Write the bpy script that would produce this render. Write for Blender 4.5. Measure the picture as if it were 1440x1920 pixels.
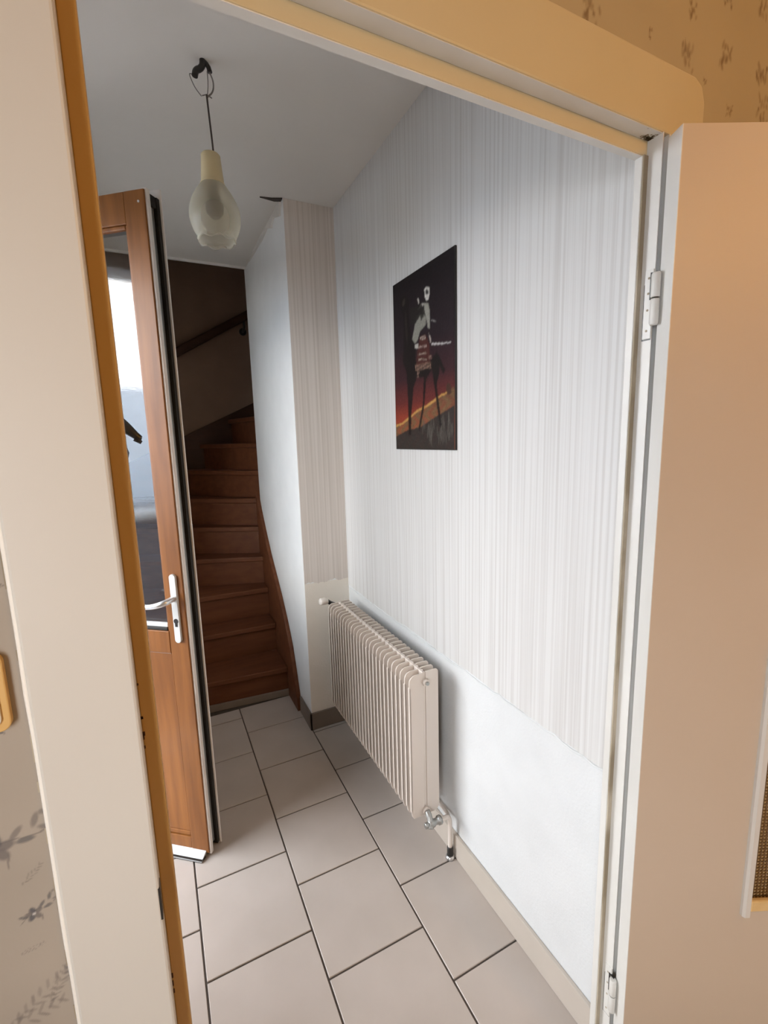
import bpy, bmesh, math, random
import numpy as np
from mathutils import Matrix, Vector

for o in list(bpy.data.objects):
    bpy.data.objects.remove(o)
SC = bpy.context.scene
COL = SC.collection
random.seed(4)
rng = np.random.default_rng(7)

# ------------------------------------------------------------------ camera
cam_d = bpy.data.cameras.new('camera')
cam = bpy.data.objects.new('camera', cam_d)
COL.objects.link(cam)
RIGHT = Vector((0.89533499, -0.44457318, -0.02701755))
UP = Vector((0.09385491, 0.12902291, 0.98719013))
FWD = Vector((0.43539237, 0.88640159, -0.1572441))
M = Matrix.Identity(4)
for i in range(3):
    M[i][0] = RIGHT[i]; M[i][1] = UP[i]; M[i][2] = -FWD[i]
M[2][3] = 1.5
cam.matrix_world = M
cam_d.sensor_fit = 'VERTICAL'
cam_d.sensor_height = 24.0
cam_d.lens = 24.0 * 866.58 / 1920.0
cam_d.clip_start = 0.01
SC.camera = cam

# ------------------------------------------------------------------ light
SC.view_settings.view_transform = 'Standard'
SC.view_settings.look = 'None'
SC.view_settings.gamma = 1.0
SC.view_settings.use_curve_mapping = False
SC.view_settings.exposure = 0.52

world = bpy.data.worlds.new('overcast_sky')
SC.world = world
world.use_nodes = True
wb = world.node_tree.nodes['Background']
_nt = world.node_tree
_tc = _nt.nodes.new('ShaderNodeTexCoord'); _sx = _nt.nodes.new('ShaderNodeSeparateXYZ')
_rp = _nt.nodes.new('ShaderNodeValToRGB')          # hazy sky: white above the horizon, blue grey higher up
_nt.links.new(_tc.outputs['Generated'], _sx.inputs[0]); _nt.links.new(_sx.outputs['Z'], _rp.inputs['Fac'])
_e = _rp.color_ramp.elements
_e[0].position = 0.0; _e[0].color = (1.0, 1.0, 1.0, 1)
_e[1].position = 1.0; _e[1].color = (0.30, 0.35, 0.42, 1)
_m = _e.new(0.28); _m.color = (1.0, 1.0, 1.0, 1)
_m = _e.new(0.55); _m.color = (0.52, 0.58, 0.66, 1)
_nt.links.new(_rp.outputs['Color'], wb.inputs[0])
wb.inputs[1].default_value = 12.0

def area_light(name, loc, rot, sx, sy, power, color, portal=False):
    d = bpy.data.lights.new(name, 'AREA')
    d.shape = 'RECTANGLE'; d.size = sx; d.size_y = sy
    d.energy = power; d.color = color
    if portal:
        d.cycles.is_portal = True
    o = bpy.data.objects.new(name, d)
    o.location = loc; o.rotation_euler = rot
    COL.objects.link(o)
    return o
# the two openings to the sky (front door, room window) guide the sky light
area_light('front_door_portal', (-0.70, 1.74, 1.13), (0, math.radians(-90), 0), 2.2, 0.86, 1, (1, 1, 1), True)
area_light('room_window_portal', (-0.745, -0.60, 1.30), (0, math.radians(-90), 0), 1.3, 0.9, 1, (1, 1, 1), True)
# warm ceiling bulb of the room the photographer stands in
bd = bpy.data.lights.new('room_bulb', 'POINT')
bd.energy = 15.0; bd.color = (1.0, 0.50, 0.09); bd.shadow_soft_size = 0.12
bo = bpy.data.objects.new('room_bulb', bd)
bo.location = (1.0, -0.75, 2.15)
COL.objects.link(bo)

# ------------------------------------------------------------------ helpers
def tag(o, label=None, cat=None, group=None, kind=None):
    if label: o['label'] = label
    if cat: o['category'] = cat
    if group: o['group'] = group
    if kind: o['kind'] = kind
    return o

def empty(name, loc=(0, 0, 0), rz=0.0):
    o = bpy.data.objects.new(name, None)
    o.location = loc; o.rotation_euler = (0, 0, rz)
    o.empty_display_size = 0.05
    COL.objects.link(o)
    return o

class MB:
    """collects shapes, builds ONE mesh object"""
    def __init__(s):
        s.bm = bmesh.new()
    def box(s, a, b, bev=0.0, seg=2):
        x0, y0, z0 = a; x1, y1, z1 = b
        t = bmesh.new()
        vs = [t.verts.new(p) for p in ((x0,y0,z0),(x1,y0,z0),(x1,y1,z0),(x0,y1,z0),(x0,y0,z1),(x1,y0,z1),(x1,y1,z1),(x0,y1,z1))]
        for f in ((0,3,2,1),(4,5,6,7),(0,1,5,4),(1,2,6,5),(2,3,7,6),(3,0,4,7)):
            t.faces.new([vs[i] for i in f])
        if bev > 0:
            bmesh.ops.bevel(t, geom=t.edges[:], offset=bev, segments=seg, profile=0.5, affect='EDGES', clamp_overlap=True)
        s.merge(t)
        return s
    def merge(s, t, mat=None):
        t.normal_update()
        me = bpy.data.meshes.new('tmp'); t.to_mesh(me); t.free()
        if mat is not None: me.transform(mat)
        s.bm.from_mesh(me)
        bpy.data.meshes.remove(me)
    def prism(s, pts, a, b, axis='z', bev=0.0):
        """polygon pts (2D) extruded from a to b along axis"""
        t = bmesh.new()
        def P(p, h):
            if axis == 'z': return (p[0], p[1], h)
            if axis == 'y': return (p[0], h, p[1])
            return (h, p[0], p[1])
        lo = [t.verts.new(P(p, a)) for p in pts]
        hi = [t.verts.new(P(p, b)) for p in pts]
        n = len(pts)
        t.faces.new(lo[::-1]); t.faces.new(hi)
        for i in range(n):
            t.faces.new((lo[i], lo[(i+1) % n], hi[(i+1) % n], hi[i]))
        bmesh.ops.recalc_face_normals(t, faces=t.faces[:])
        if bev > 0:
            bmesh.ops.bevel(t, geom=t.edges[:], offset=bev, segments=2, profile=0.5, affect='EDGES', clamp_overlap=True)
        s.merge(t)
        return s
    def lathe(s, prof, center=(0, 0, 0), axis='z', n=28, cap=True):
        """prof = [(r,h)...]"""
        t = bmesh.new()
        rings = []
        for r, h in prof:
            ring = []
            for k in range(n):
                a = 2*math.pi*k/n
                c, d = r*math.cos(a), r*math.sin(a)
                p = {'z': (c, d, h), 'y': (c, h, d), 'x': (h, c, d)}[axis]
                ring.append(t.verts.new((p[0]+center[0], p[1]+center[1], p[2]+center[2])))
            rings.append(ring)
        for i in range(len(rings)-1):
            for k in range(n):
                t.faces.new((rings[i][k], rings[i][(k+1) % n], rings[i+1][(k+1) % n], rings[i+1][k]))
        if cap:
            t.faces.new(rings[0][::-1]); t.faces.new(rings[-1])
        bmesh.ops.recalc_face_normals(t, faces=t.faces[:])
        for f in t.faces: f.smooth = len(f.verts) == 4
        s.merge(t)
        return s
    def tube(s, pts, r, n=10, smooth=0):
        P = [Vector(p) for p in pts]
        for _ in range(smooth):
            Q = [P[0]]
            for i in range(len(P)-1):
                Q.append(P[i]*0.75+P[i+1]*0.25); Q.append(P[i]*0.25+P[i+1]*0.75)
            Q.append(P[-1]); P = Q
        rad = r if isinstance(r, (list, tuple)) else None
        t = bmesh.new(); rings = []
        ref = Vector((0.3, 0.5, 0.8)).normalized()
        prev = None
        for i, p in enumerate(P):
            d = (P[min(i+1, len(P)-1)] - P[max(i-1, 0)]).normalized()
            if prev is None:
                a = d.cross(ref)
                if a.length < 0.1: a = d.cross(Vector((1, 0, 0)))
            else:
                a = prev - d*prev.dot(d)
            a.normalize(); prev = a
            b = d.cross(a)
            if rad:
                f = i/(len(P)-1)*(len(rad)-1); k = min(int(f), len(rad)-2)
                rr = rad[k]*(1-(f-k)) + rad[k+1]*(f-k)
            else: rr = r
            rings.append([t.verts.new(p + a*rr*math.cos(2*math.pi*k/n) + b*rr*math.sin(2*math.pi*k/n)) for k in range(n)])
        for i in range(len(rings)-1):
            for k in range(n):
                t.faces.new((rings[i][k], rings[i][(k+1) % n], rings[i+1][(k+1) % n], rings[i+1][k]))
        t.faces.new(rings[0][::-1]); t.faces.new(rings[-1])
        bmesh.ops.recalc_face_normals(t, faces=t.faces[:])
        for f in t.faces: f.smooth = len(f.verts) == 4
        s.merge(t)
        return s
    def build(s, name, m, parent=None, label=None):
        me = bpy.data.meshes.new(name)
        s.bm.to_mesh(me); s.bm.free()
        o = bpy.data.objects.new(name, me)
        COL.objects.link(o)
        if m: me.materials.append(m)
        if parent: o.parent = parent
        if label: o['label'] = label
        return o

def box(name, a, b, m, parent=None, bev=0.0, label=None, seg=2):
    return MB().box(a, b, bev, seg).build(name, m, parent, label)

# ------------------------------------------------------------------ materials
def new_mat(name):
    m = bpy.data.materials.new(name); m.use_nodes = True
    nt = m.node_tree
    return m, nt, nt.nodes['Principled BSDF']

def mat(name, c, rough=0.6, c2=None, scale=(1, 1, 1), nscale=6.0, detail=4.0, lo=0.3, hi=0.7,
        bump=0.0, bscale=None, bdist=0.002, metal=0.0, spec=None, coat=0.0):
    m, nt, p = new_mat(name)
    N = nt.nodes; L = nt.links
    p.inputs['Base Color'].default_value = (*c, 1)
    p.inputs['Roughness'].default_value = rough
    p.inputs['Metallic'].default_value = metal
    if spec is not None: p.inputs['Specular IOR Level'].default_value = spec
    if coat: 
        p.inputs['Coat Weight'].default_value = coat; p.inputs['Coat Roughness'].default_value = 0.12
    tc = N.new('ShaderNodeTexCoord')
    mp = N.new('ShaderNodeMapping'); mp.inputs['Scale'].default_value = scale
    L.new(tc.outputs['Object'], mp.inputs['Vector'])
    if c2 is not None:
        n = N.new('ShaderNodeTexNoise'); n.inputs['Scale'].default_value = nscale; n.inputs['Detail'].default_value = detail
        L.new(mp.outputs[0], n.inputs['Vector'])
        r = N.new('ShaderNodeValToRGB')
        r.color_ramp.elements[0].position = lo; r.color_ramp.elements[1].position = hi
        r.color_ramp.elements[0].color = (*c, 1); r.color_ramp.elements[1].color = (*c2, 1)
        L.new(n.outputs['Fac'], r.inputs['Fac'])
        L.new(r.outputs['Color'], p.inputs['Base Color'])
    if bump:
        n2 = N.new('ShaderNodeTexNoise'); n2.inputs['Scale'].default_value = bscale or nscale; n2.inputs['Detail'].default_value = 5
        L.new(mp.outputs[0], n2.inputs['Vector'])
        b = N.new('ShaderNodeBump'); b.inputs['Strength'].default_value = bump; b.inputs['Distance'].default_value = bdist
        L.new(n2.outputs['Fac'], b.inputs['Height'])
        L.new(b.outputs['Normal'], p.inputs['Normal'])
    return m

def attr_mat(name, rough=0.7, bump=0.0, bscale=200):
    m, nt, p = new_mat(name)
    a = nt.nodes.new('ShaderNodeVertexColor'); a.layer_name = 'paint'
    nt.links.new(a.outputs['Color'], p.inputs['Base Color'])
    p.inputs['Roughness'].default_value = rough
    if bump:
        tc = nt.nodes.new('ShaderNodeTexCoord')
        n2 = nt.nodes.new('ShaderNodeTexNoise'); n2.inputs['Scale'].default_value = bscale
        nt.links.new(tc.outputs['Object'], n2.inputs['Vector'])
        b = nt.nodes.new('ShaderNodeBump'); b.inputs['Strength'].default_value = bump; b.inputs['Distance'].default_value = 0.001
        nt.links.new(n2.outputs['Fac'], b.inputs['Height']); nt.links.new(b.outputs['Normal'], p.inputs['Normal'])
    return m

M_PAPERBASE = mat('plain_wallpaper_ground', (0.44, 0.375, 0.29), 0.75)
M_STAIRBLOCK = mat('white_wall_paper', (0.90, 0.90, 0.885), 0.6, (0.86, 0.86, 0.845), nscale=9, bump=0.2, bscale=140, bdist=0.002)
M_TEXWALL = mat('white_textured_paint', (0.73, 0.74, 0.735), 0.55, (0.69, 0.70, 0.695), nscale=9, bump=0.35, bscale=140, bdist=0.003)
M_STRIPE = mat('streaked_wallpaper', (0.60, 0.58, 0.555), 0.6, (0.70, 0.69, 0.67), scale=(120, 120, 0.8), nscale=1.0, detail=7, lo=0.36, hi=0.56, bump=0.25, bscale=1.6, bdist=0.001)
M_STRIPE_BEIGE = mat('streaked_beige_wallpaper', (0.64, 0.57, 0.505), 0.65, (0.76, 0.69, 0.63), scale=(120, 120, 0.8), nscale=1.0, detail=6, lo=0.34, hi=0.6, bump=0.25, bscale=1.6, bdist=0.001)
M_TEXBEIGE = mat('beige_textured_paint', (0.88, 0.82, 0.73), 0.6, (0.84, 0.78, 0.69), nscale=8, bump=0.4, bscale=120, bdist=0.003)
M_CEIL = mat('ceiling_paint', (0.76, 0.725, 0.675), 0.75, (0.72, 0.69, 0.64), nscale=2.5, bump=0.1, bscale=80)
M_PLASTER = mat('plain_plaster', (0.66, 0.62, 0.56), 0.8, (0.60, 0.56, 0.5), nscale=3)
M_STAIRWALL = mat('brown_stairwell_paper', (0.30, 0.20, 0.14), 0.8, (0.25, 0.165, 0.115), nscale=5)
M_TILE = mat('beige_floor_tile', (0.56, 0.49, 0.435), 0.38, (0.50, 0.435, 0.38), nscale=5, detail=6, bump=0.04, bscale=60)
M_GROUT = mat('brown_grout', (0.085, 0.07, 0.06), 0.9, (0.11, 0.09, 0.075), nscale=30)
M_SKIRT = mat('beige_skirting_tile', (0.58, 0.51, 0.44), 0.4, (0.52, 0.46, 0.39), nscale=5)
M_SKIRT_DARK = mat('brown_grey_skirting_tile', (0.24, 0.195, 0.155), 0.45, (0.20, 0.16, 0.13), nscale=6)
M_CREAM = mat('cream_gloss_paint', (0.64, 0.61, 0.555), 0.4, (0.61, 0.58, 0.525), nscale=2.0, detail=2, bump=0.05, bscale=90, bdist=0.001)
M_JAMB = mat('worn_white_paint', (0.76, 0.745, 0.70), 0.38, (0.70, 0.68, 0.63), scale=(1, 1, 0.3), nscale=12, bump=0.12, bscale=40, bdist=0.001)
M_OCHRE = mat('ochre_varnish', (0.50, 0.29, 0.085), 0.45, (0.44, 0.25, 0.07), scale=(1, 1, 0.2), nscale=14, bump=0.1, bscale=60, bdist=0.001)
M_HEADER = mat('cream_paint_bulb_lit', (0.62, 0.51, 0.31), 0.45, (0.58, 0.475, 0.285), nscale=2.0, bump=0.05, bscale=70, bdist=0.001)  # cream paint with the warm bulb light mixed into its colour
M_SEAL = mat('brown_door_seal', (0.30, 0.24, 0.16), 0.7, (0.52, 0.45, 0.34), scale=(1, 1, 0.4), nscale=14, lo=0.45, hi=0.65)
M_LEAF = mat('beige_door_paint', (0.60, 0.485, 0.37), 0.46, (0.58, 0.465, 0.35), nscale=2.5, bump=0.03, bscale=40, bdist=0.001)
M_DOOR_WOOD = mat('orange_varnished_wood', (0.165, 0.058, 0.014), 0.40, (0.30, 0.115, 0.028), scale=(9, 9, 0.8), nscale=3.0, detail=8, lo=0.3, hi=0.72, bump=0.05, bscale=8, bdist=0.0006, spec=0.28, coat=0.05)
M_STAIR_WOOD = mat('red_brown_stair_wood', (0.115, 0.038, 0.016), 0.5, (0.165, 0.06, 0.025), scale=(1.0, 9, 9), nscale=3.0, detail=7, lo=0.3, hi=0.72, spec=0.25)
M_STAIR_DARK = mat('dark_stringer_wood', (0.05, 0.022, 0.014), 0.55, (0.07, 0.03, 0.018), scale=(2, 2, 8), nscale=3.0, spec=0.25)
M_LACQ = mat('white_lacquered_aluminium', (0.78, 0.73, 0.68), 0.35)
M_RUBBER = mat('black_rubber', (0.012, 0.009, 0.006), 0.6)
M_METAL = mat('grey_galvanised_metal', (0.42, 0.42, 0.40), 0.38, metal=0.8)
M_STEEL = mat('brushed_aluminium', (0.80, 0.80, 0.80), 0.28, metal=0.9)
M_WHITE_METAL = mat('pale_anodised_aluminium', (0.66, 0.67, 0.66), 0.4)
M_BLACK = mat('blackened_metal', (0.018, 0.016, 0.014), 0.35)
M_RAD = mat('cream_radiator_enamel', (0.74, 0.66, 0.59), 0.38)
M_RADV = mat('white_plastic', (0.80, 0.74, 0.67), 0.4)
M_CREAMPL = mat('yellowed_plastic', (0.70, 0.58, 0.34), 0.45)
M_SWITCH = mat('ivory_plastic', (0.72, 0.69, 0.60), 0.35)
M_SWITCHRIM = mat('amber_plastic_rim', (0.62, 0.38, 0.13), 0.35)
M_BEADWOOD = mat('pale_pine', (0.68, 0.44, 0.18), 0.4, (0.75, 0.52, 0.24), scale=(8, 1, 8), nscale=4)
M_CAULK = mat('pale_filler', (0.85, 0.80, 0.72), 0.5)
M_BEADWHITE = mat('white_bead_paint', (0.66, 0.62, 0.56), 0.4)
M_WIRE = mat('grey_wire', (0.22, 0.20, 0.18), 0.5)
M_CORD = mat('dark_cord', (0.05, 0.038, 0.03), 0.6)
M_BULB = mat('grey_bulb_base', (0.10, 0.09, 0.08), 0.4)
M_GROUND = mat('exterior_paving', (0.16, 0.16, 0.17), 0.9, (0.13, 0.13, 0.14), nscale=4)
M_FACADE = mat('pale_blue_render', (0.62, 0.70, 0.80), 0.9)
M_COPING = mat('white_coping', (0.85, 0.85, 0.85), 0.8)
M_GREYREND = mat('grey_garden_wall', (0.22, 0.22, 0.25), 0.9, (0.28, 0.28, 0.30), nscale=20)

def pane_mat(name, ior, rough, tint, bump=0.0, bscale=300):
    m = bpy.data.materials.new(name); m.use_nodes = True
    nt = m.node_tree; nt.nodes.clear()
    out = nt.nodes.new('ShaderNodeOutputMaterial')
    mix = nt.nodes.new('ShaderNodeMixShader')
    fr = nt.nodes.new('ShaderNodeFresnel'); # the same reflectance from both sides of the sheet
    ge = nt.nodes.new('ShaderNodeNewGeometry'); mi = nt.nodes.new('ShaderNodeMapRange')
    mi.inputs['To Min'].default_value = ior; mi.inputs['To Max'].default_value = 1.0/ior
    nt.links.new(ge.outputs['Backfacing'], mi.inputs['Value']); nt.links.new(mi.outputs[0], fr.inputs['IOR'])
    gl = nt.nodes.new('ShaderNodeBsdfGlossy'); gl.inputs['Roughness'].default_value = rough
    tr = nt.nodes.new('ShaderNodeBsdfTransparent'); tr.inputs['Color'].default_value = (*tint, 1)
    L = nt.links
    L.new(fr.outputs[0], mix.inputs[0]); L.new(tr.outputs[0], mix.inputs[1]); L.new(gl.outputs[0], mix.inputs[2])
    L.new(mix.outputs[0], out.inputs['Surface'])
    if bump:
        tc = nt.nodes.new('ShaderNodeTexCoord')
        n = nt.nodes.new('ShaderNodeTexNoise'); n.inputs['Scale'].default_value = bscale
        b = nt.nodes.new('ShaderNodeBump'); b.inputs['Strength'].default_value = bump; b.inputs['Distance'].default_value = 0.001
        L.new(tc.outputs['Object'], n.inputs['Vector']); L.new(n.outputs['Fac'], b.inputs['Height'])
        L.new(b.outputs['Normal'], gl.inputs['Normal'])
    return m
M_DOORGLASS = pane_mat('front_door_glass', 1.6, 0.05, (0.99, 0.995, 0.995), 0.05, 250)
M_WINGLASS = pane_mat('window_glass', 1.5, 0.0, (0.95, 0.96, 0.97))

def globe_mat():
    m, nt, p = new_mat('frosted_globe_glass')
    out = nt.nodes['Material Output']
    p.inputs['Base Color'].default_value = (0.72, 0.68, 0.58, 1)
    p.inputs['Roughness'].default_value = 0.25
    tr = nt.nodes.new('ShaderNodeBsdfTransparent'); tr.inputs['Color'].default_value = (0.97, 0.96, 0.92, 1)
    tl = nt.nodes.new('ShaderNodeBsdfTranslucent'); tl.inputs['Color'].default_value = (0.75, 0.71, 0.62, 1)
    lw = nt.nodes.new('ShaderNodeLayerWeight'); lw.inputs['Blend'].default_value = 0.35
    mr = nt.nodes.new('ShaderNodeMapRange'); mr.inputs['To Min'].default_value = 0.26; mr.inputs['To Max'].default_value = 0.75
    nt.links.new(lw.outputs['Facing'], mr.inputs['Value'])
    m1 = nt.nodes.new('ShaderNodeMixShader'); m1.inputs[0].default_value = 0.5
    nt.links.new(p.outputs[0], m1.inputs[1]); nt.links.new(tl.outputs[0], m1.inputs[2])
    m2 = nt.nodes.new('ShaderNodeMixShader')
    nt.links.new(mr.outputs[0], m2.inputs[0])
    nt.links.new(tr.outputs[0], m2.inputs[1]); nt.links.new(m1.outputs[0], m2.inputs[2])
    nt.links.new(m2.outputs[0], out.inputs['Surface'])
    return m
M_GLOBE = globe_mat()

def amber_glass():
    m, nt, p = new_mat('amber_hammered_glass')
    p.inputs['Base Color'].default_value = (0.30, 0.17, 0.06, 1)
    p.inputs['Roughness'].default_value = 0.12
    tc = nt.nodes.new('ShaderNodeTexCoord')
    w1 = nt.nodes.new('ShaderNodeTexWave'); w1.bands_direction = 'X'; w1.inputs['Scale'].default_value = 42
    w2 = nt.nodes.new('ShaderNodeTexWave'); w2.bands_direction = 'Z'; w2.inputs['Scale'].default_value = 42
    ad = nt.nodes.new('ShaderNodeMath'); ad.operation = 'MULTIPLY'
    for w in (w1, w2): nt.links.new(tc.outputs['Object'], w.inputs['Vector'])
    nt.links.new(w1.outputs['Fac'], ad.inputs[0]); nt.links.new(w2.outputs['Fac'], ad.inputs[1])
    b = nt.nodes.new('ShaderNodeBump'); b.inputs['Strength'].default_value = 1.0; b.inputs['Distance'].default_value = 0.004
    nt.links.new(ad.outputs[0], b.inputs['Height']); nt.links.new(b.outputs['Normal'], p.inputs['Normal'])
    r = nt.nodes.new('ShaderNodeValToRGB')
    r.color_ramp.elements[0].color = (0.13, 0.065, 0.02, 1); r.color_ramp.elements[1].color = (0.50, 0.33, 0.14, 1)
    nt.links.new(ad.outputs[0], r.inputs['Fac']); nt.links.new(r.outputs['Color'], p.inputs['Base Color'])
    return m
M_AMBER = amber_glass()

# ------------------------------------------------------------------ painted sheets (flat print held in a colour attribute)
def grid_sheet(name, origin, du, dv, nu, nv, rgb, m, parent=None):
    """grid of nu x nv cells, vertex colours rgb[(nv+1),(nu+1),3] linear"""
    o = Vector(origin); du = Vector(du); dv = Vector(dv)
    U, V = np.meshgrid(np.linspace(0, 1, nu+1), np.linspace(0, 1, nv+1))
    P = np.array(o)[None, None] + U[..., None]*np.array(du) + V[..., None]*np.array(dv)
    idx = np.arange((nu+1)*(nv+1)).reshape(nv+1, nu+1)
    F = np.stack([idx[:-1, :-1], idx[:-1, 1:], idx[1:, 1:], idx[1:, :-1]], -1).reshape(-1, 4)
    me = bpy.data.meshes.new(name)
    me.vertices.add(P.shape[0]*P.shape[1]); me.vertices.foreach_set('co', P.reshape(-1).astype(np.float32))
    me.loops.add(F.size); me.loops.foreach_set('vertex_index', F.reshape(-1).astype(np.int32))
    me.polygons.add(len(F)); me.polygons.foreach_set('loop_start', np.arange(0, F.size, 4, dtype=np.int32))
    me.update(calc_edges=True); me.validate()
    ca = me.color_attributes.new('paint', 'FLOAT_COLOR', 'POINT')
    c4 = np.ones((P.shape[0]*P.shape[1], 4), np.float32); c4[:, :3] = rgb.reshape(-1, 3)
    ca.data.foreach_set('color', c4.reshape(-1))
    me.materials.append(m)
    ob = bpy.data.objects.new(name, me); COL.objects.link(ob)
    if parent: ob.parent = parent
    return ob

def blend(img, mask, c, a=1.0):
    k = (mask*a)[..., None]
    img[:] = img*(1-k) + np.array(c)*k

def in_poly(X, Y, pts):
    inside = np.zeros(X.shape, bool)
    n = len(pts)
    for i in range(n):
        x0, y0 = pts[i]; x1, y1 = pts[(i+1) % n]
        if y0 == y1: continue
        c = ((y0 > Y) != (y1 > Y)) & (X < (x1-x0)*(Y-y0)/(y1-y0)+x0)
        inside ^= c
    return inside

def ellipse(img, X, Y, cx, cy, a, b, ang, c, al, soft=0.25):
    ca, sa = math.cos(ang), math.sin(ang)
    u = ((X-cx)*ca+(Y-cy)*sa)/a; v = (-(X-cx)*sa+(Y-cy)*ca)/b
    d = np.sqrt(u*u+v*v)
    blend(img, np.clip((1+soft-d)/(2*soft), 0, 1), c, al)

def sprig(img, X, Y, cx, cy, s, ang, dark, mid, r, flower=True, al=0.85):
    """one flower spray of the printed wallpaper"""
    R = 1.6*s
    x0 = np.searchsorted(X[0], cx-R); x1 = np.searchsorted(X[0], cx+R)
    y0 = np.searchsorted(Y[:, 0], cy-R); y1 = np.searchsorted(Y[:, 0], cy+R)
    if x1 <= x0 or y1 <= y0: return
    im = img[y0:y1, x0:x1]; x = X[y0:y1, x0:x1]; y = Y[y0:y1, x0:x1]
    ca, sa = math.cos(ang), math.sin(ang)
    def T(px, py): return cx+s*(px*ca-py*sa), cy+s*(px*sa+py*ca)
    def E(px, py, a, b, an, c, al_): 
        q = T(px, py); ellipse(im, x, y, q[0], q[1], a*s, b*s, an+ang, c, al_)
    # stems
    for k in range(7):
        E(-0.9+0.3*k, 0.12*math.sin(k*0.9), 0.17, 0.022, 0.3*math.cos(k*0.9), mid, al*0.8)
    E(-0.25, -0.45, 0.25, 0.022, 1.2, mid, al*0.8)
    if flower:
        for k in range(5):
            a = k*2*math.pi/5+r.uniform(-.2, .2)
            E(-0.35+0.2*math.cos(a), 0.2*math.sin(a), 0.2, 0.13, a, dark if k % 2 else mid, al)
        E(-0.35, 0, 0.07, 0.07, 0, (0.62, 0.58, 0.54), al)
    for (px, py, a) in ((0.15, 0.18, 0.6), (0.25, -0.12, -0.25), (0.6, 0.28, 0.9), (0.75, -0.05, -0.5), (-0.75, 0.2, 2.3)):
        E(px, py, 0.2, 0.075, a+r.uniform(-.2, .2), mid if r.random() < .5 else dark, al*0.8)
    for (px, py) in ((0.85, 0.4), (0.98, 0.15), (0.9, -0.2), (1.1, 0.32)):
        E(px+r.uniform(-.05, .05), py, 0.075, 0.075, 0, mid, al*0.75)

def fern(img, X, Y, cx, cy, s, ang, c, r, al=0.55, brush=False):
    R = 1.4*s
    x0 = np.searchsorted(X[0], cx-R); x1 = np.searchsorted(X[0], cx+R)
    y0 = np.searchsorted(Y[:, 0], cy-R); y1 = np.searchsorted(Y[:, 0], cy+R)
    if x1 <= x0 or y1 <= y0: return
    im = img[y0:y1, x0:x1]; x = X[y0:y1, x0:x1]; y = Y[y0:y1, x0:x1]
    ca, sa = math.cos(ang), math.sin(ang)
    if brush:                                  # upright brush strokes of a small printed posy
        for k in range(16):
            px, py = r.uniform(-.9, .9), r.uniform(-.9, .9)
            ellipse(im, x, y, cx+s*px*(0.55+0.3*abs(py)), cy+s*py*0.8, s*r.uniform(.06, .13), s*r.uniform(.14, .34), r.uniform(-.5, .5), c, al*r.uniform(.5, 1.2), 0.4)
    for k in range(8):
        t = -1+2*k/7
        for sd in (-1, 1):
            if brush: break
            px, py = t, sd*0.16*(1.3-abs(t))
            qx, qy = cx+s*(px*ca-py*sa), cy+s*(px*sa+py*ca)
            ellipse(im, x, y, qx, qy, 0.19*s, 0.05*s, ang+sd*0.9, c, al*r.uniform(.6, 1))

def wallpaper_sheet(name, x0, x1, z0, z1, y, res, fixed, seed, ground, dark, mid, parent):
    r = random.Random(seed)
    nu = int((x1-x0)/res); nv = int((z1-z0)/res)
    X, Y = np.meshgrid(np.linspace(x0, x1, nu+1), np.linspace(z0, z1, nv+1))
    img = np.ones(X.shape+(3,))*np.array(ground)
    g = np.random.default_rng(seed)
    low = g.normal(0, 1, (nv//40+3, nu//40+3))
    yi = np.linspace(0, low.shape[0]-1.01, nv+1); xi = np.linspace(0, low.shape[1]-1.01, nu+1)
    y0i = yi.astype(int); x0i = xi.astype(int); fy = (yi-y0i)[:, None]; fx = (xi-x0i)[None]
    sm = (low[y0i][:, x0i]*(1-fy)*(1-fx)+low[y0i+1][:, x0i]*fy*(1-fx)+low[y0i][:, x0i+1]*(1-fy)*fx+low[y0i+1][:, x0i+1]*fy*fx)
    img *= (1+0.025*sm[..., None])
    for f in fixed:
        if f[0] == 's': sprig(img, X, Y, f[1], f[2], f[3], f[4], dark, mid, r, f[5])
        elif f[0] == 'b': fern(img, X, Y, f[1], f[2], f[3], f[4], dark, r, 0.6, True)
        else: fern(img, X, Y, f[1], f[2], f[3], f[4], mid, r)
    return grid_sheet(name, (x0, y, z0), (x1-x0, 0, 0), (0, 0, z1-z0), nu, nv, img, M_PAPER, parent)
M_PAPER = attr_mat('printed_wallpaper', 0.75, 0.15, 260)

# ================================================================== SETTING
def structure(o, label, cat):
    return tag(o, label, cat, kind='structure')

CEIL = 2.555
WX = 0.851          # hall right wall
YF, YB = 0.555, 0.597   # thin partition with the doorway
FD0, FD1, FDH = 1.30, 2.185, 2.27   # front door opening in the hall's left wall

# floor slab with laid tiles
floor = MB().box((-0.75, -2.6, -0.12), (2.25, 4.05, -0.004)).build('floor', M_GROUT)
structure(floor, 'beige square floor tiles with dark brown joints laid in a half-offset pattern', 'floor')
PX, PY, G = 0.3068, 0.3140, 0.0055
tile_cache = {}
cols = [(-0.626, -0.316, 1), (-0.316, -0.006, 0), (-0.006, 0.304, 1), (0.304, 0.6135, 0), (0.6135, WX+0.001, 1)]
for (cx0, cx1, ph) in cols:
    y = (0.8025*1.5 - 4*PY) if ph else (0.9115*1.5 - 4*PY)
    while y < 2.6:
        a, b = max(y, 0.50), min(y+PY, 2.56)
        if cx0 > 0.6: b = min(b, 2.19)
        if b-a > 0.03:
            w, d = cx1-cx0-G, b-a-G
            key = (round(w, 4), round(d, 4))
            if key not in tile_cache:
                o = MB().box((-w/2, -d/2, -0.005), (w/2, d/2, 0.0), 0.0014, 1).build('tile', M_TILE, floor)
                tile_cache[key] = o
            else:
                o = tile_cache[key].copy(); COL.objects.link(o); o.parent = floor
            o.location = ((cx0+cx1)/2, (a+b)/2, rng.uniform(-0.0004, 0.0003))
        y += PY
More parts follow.
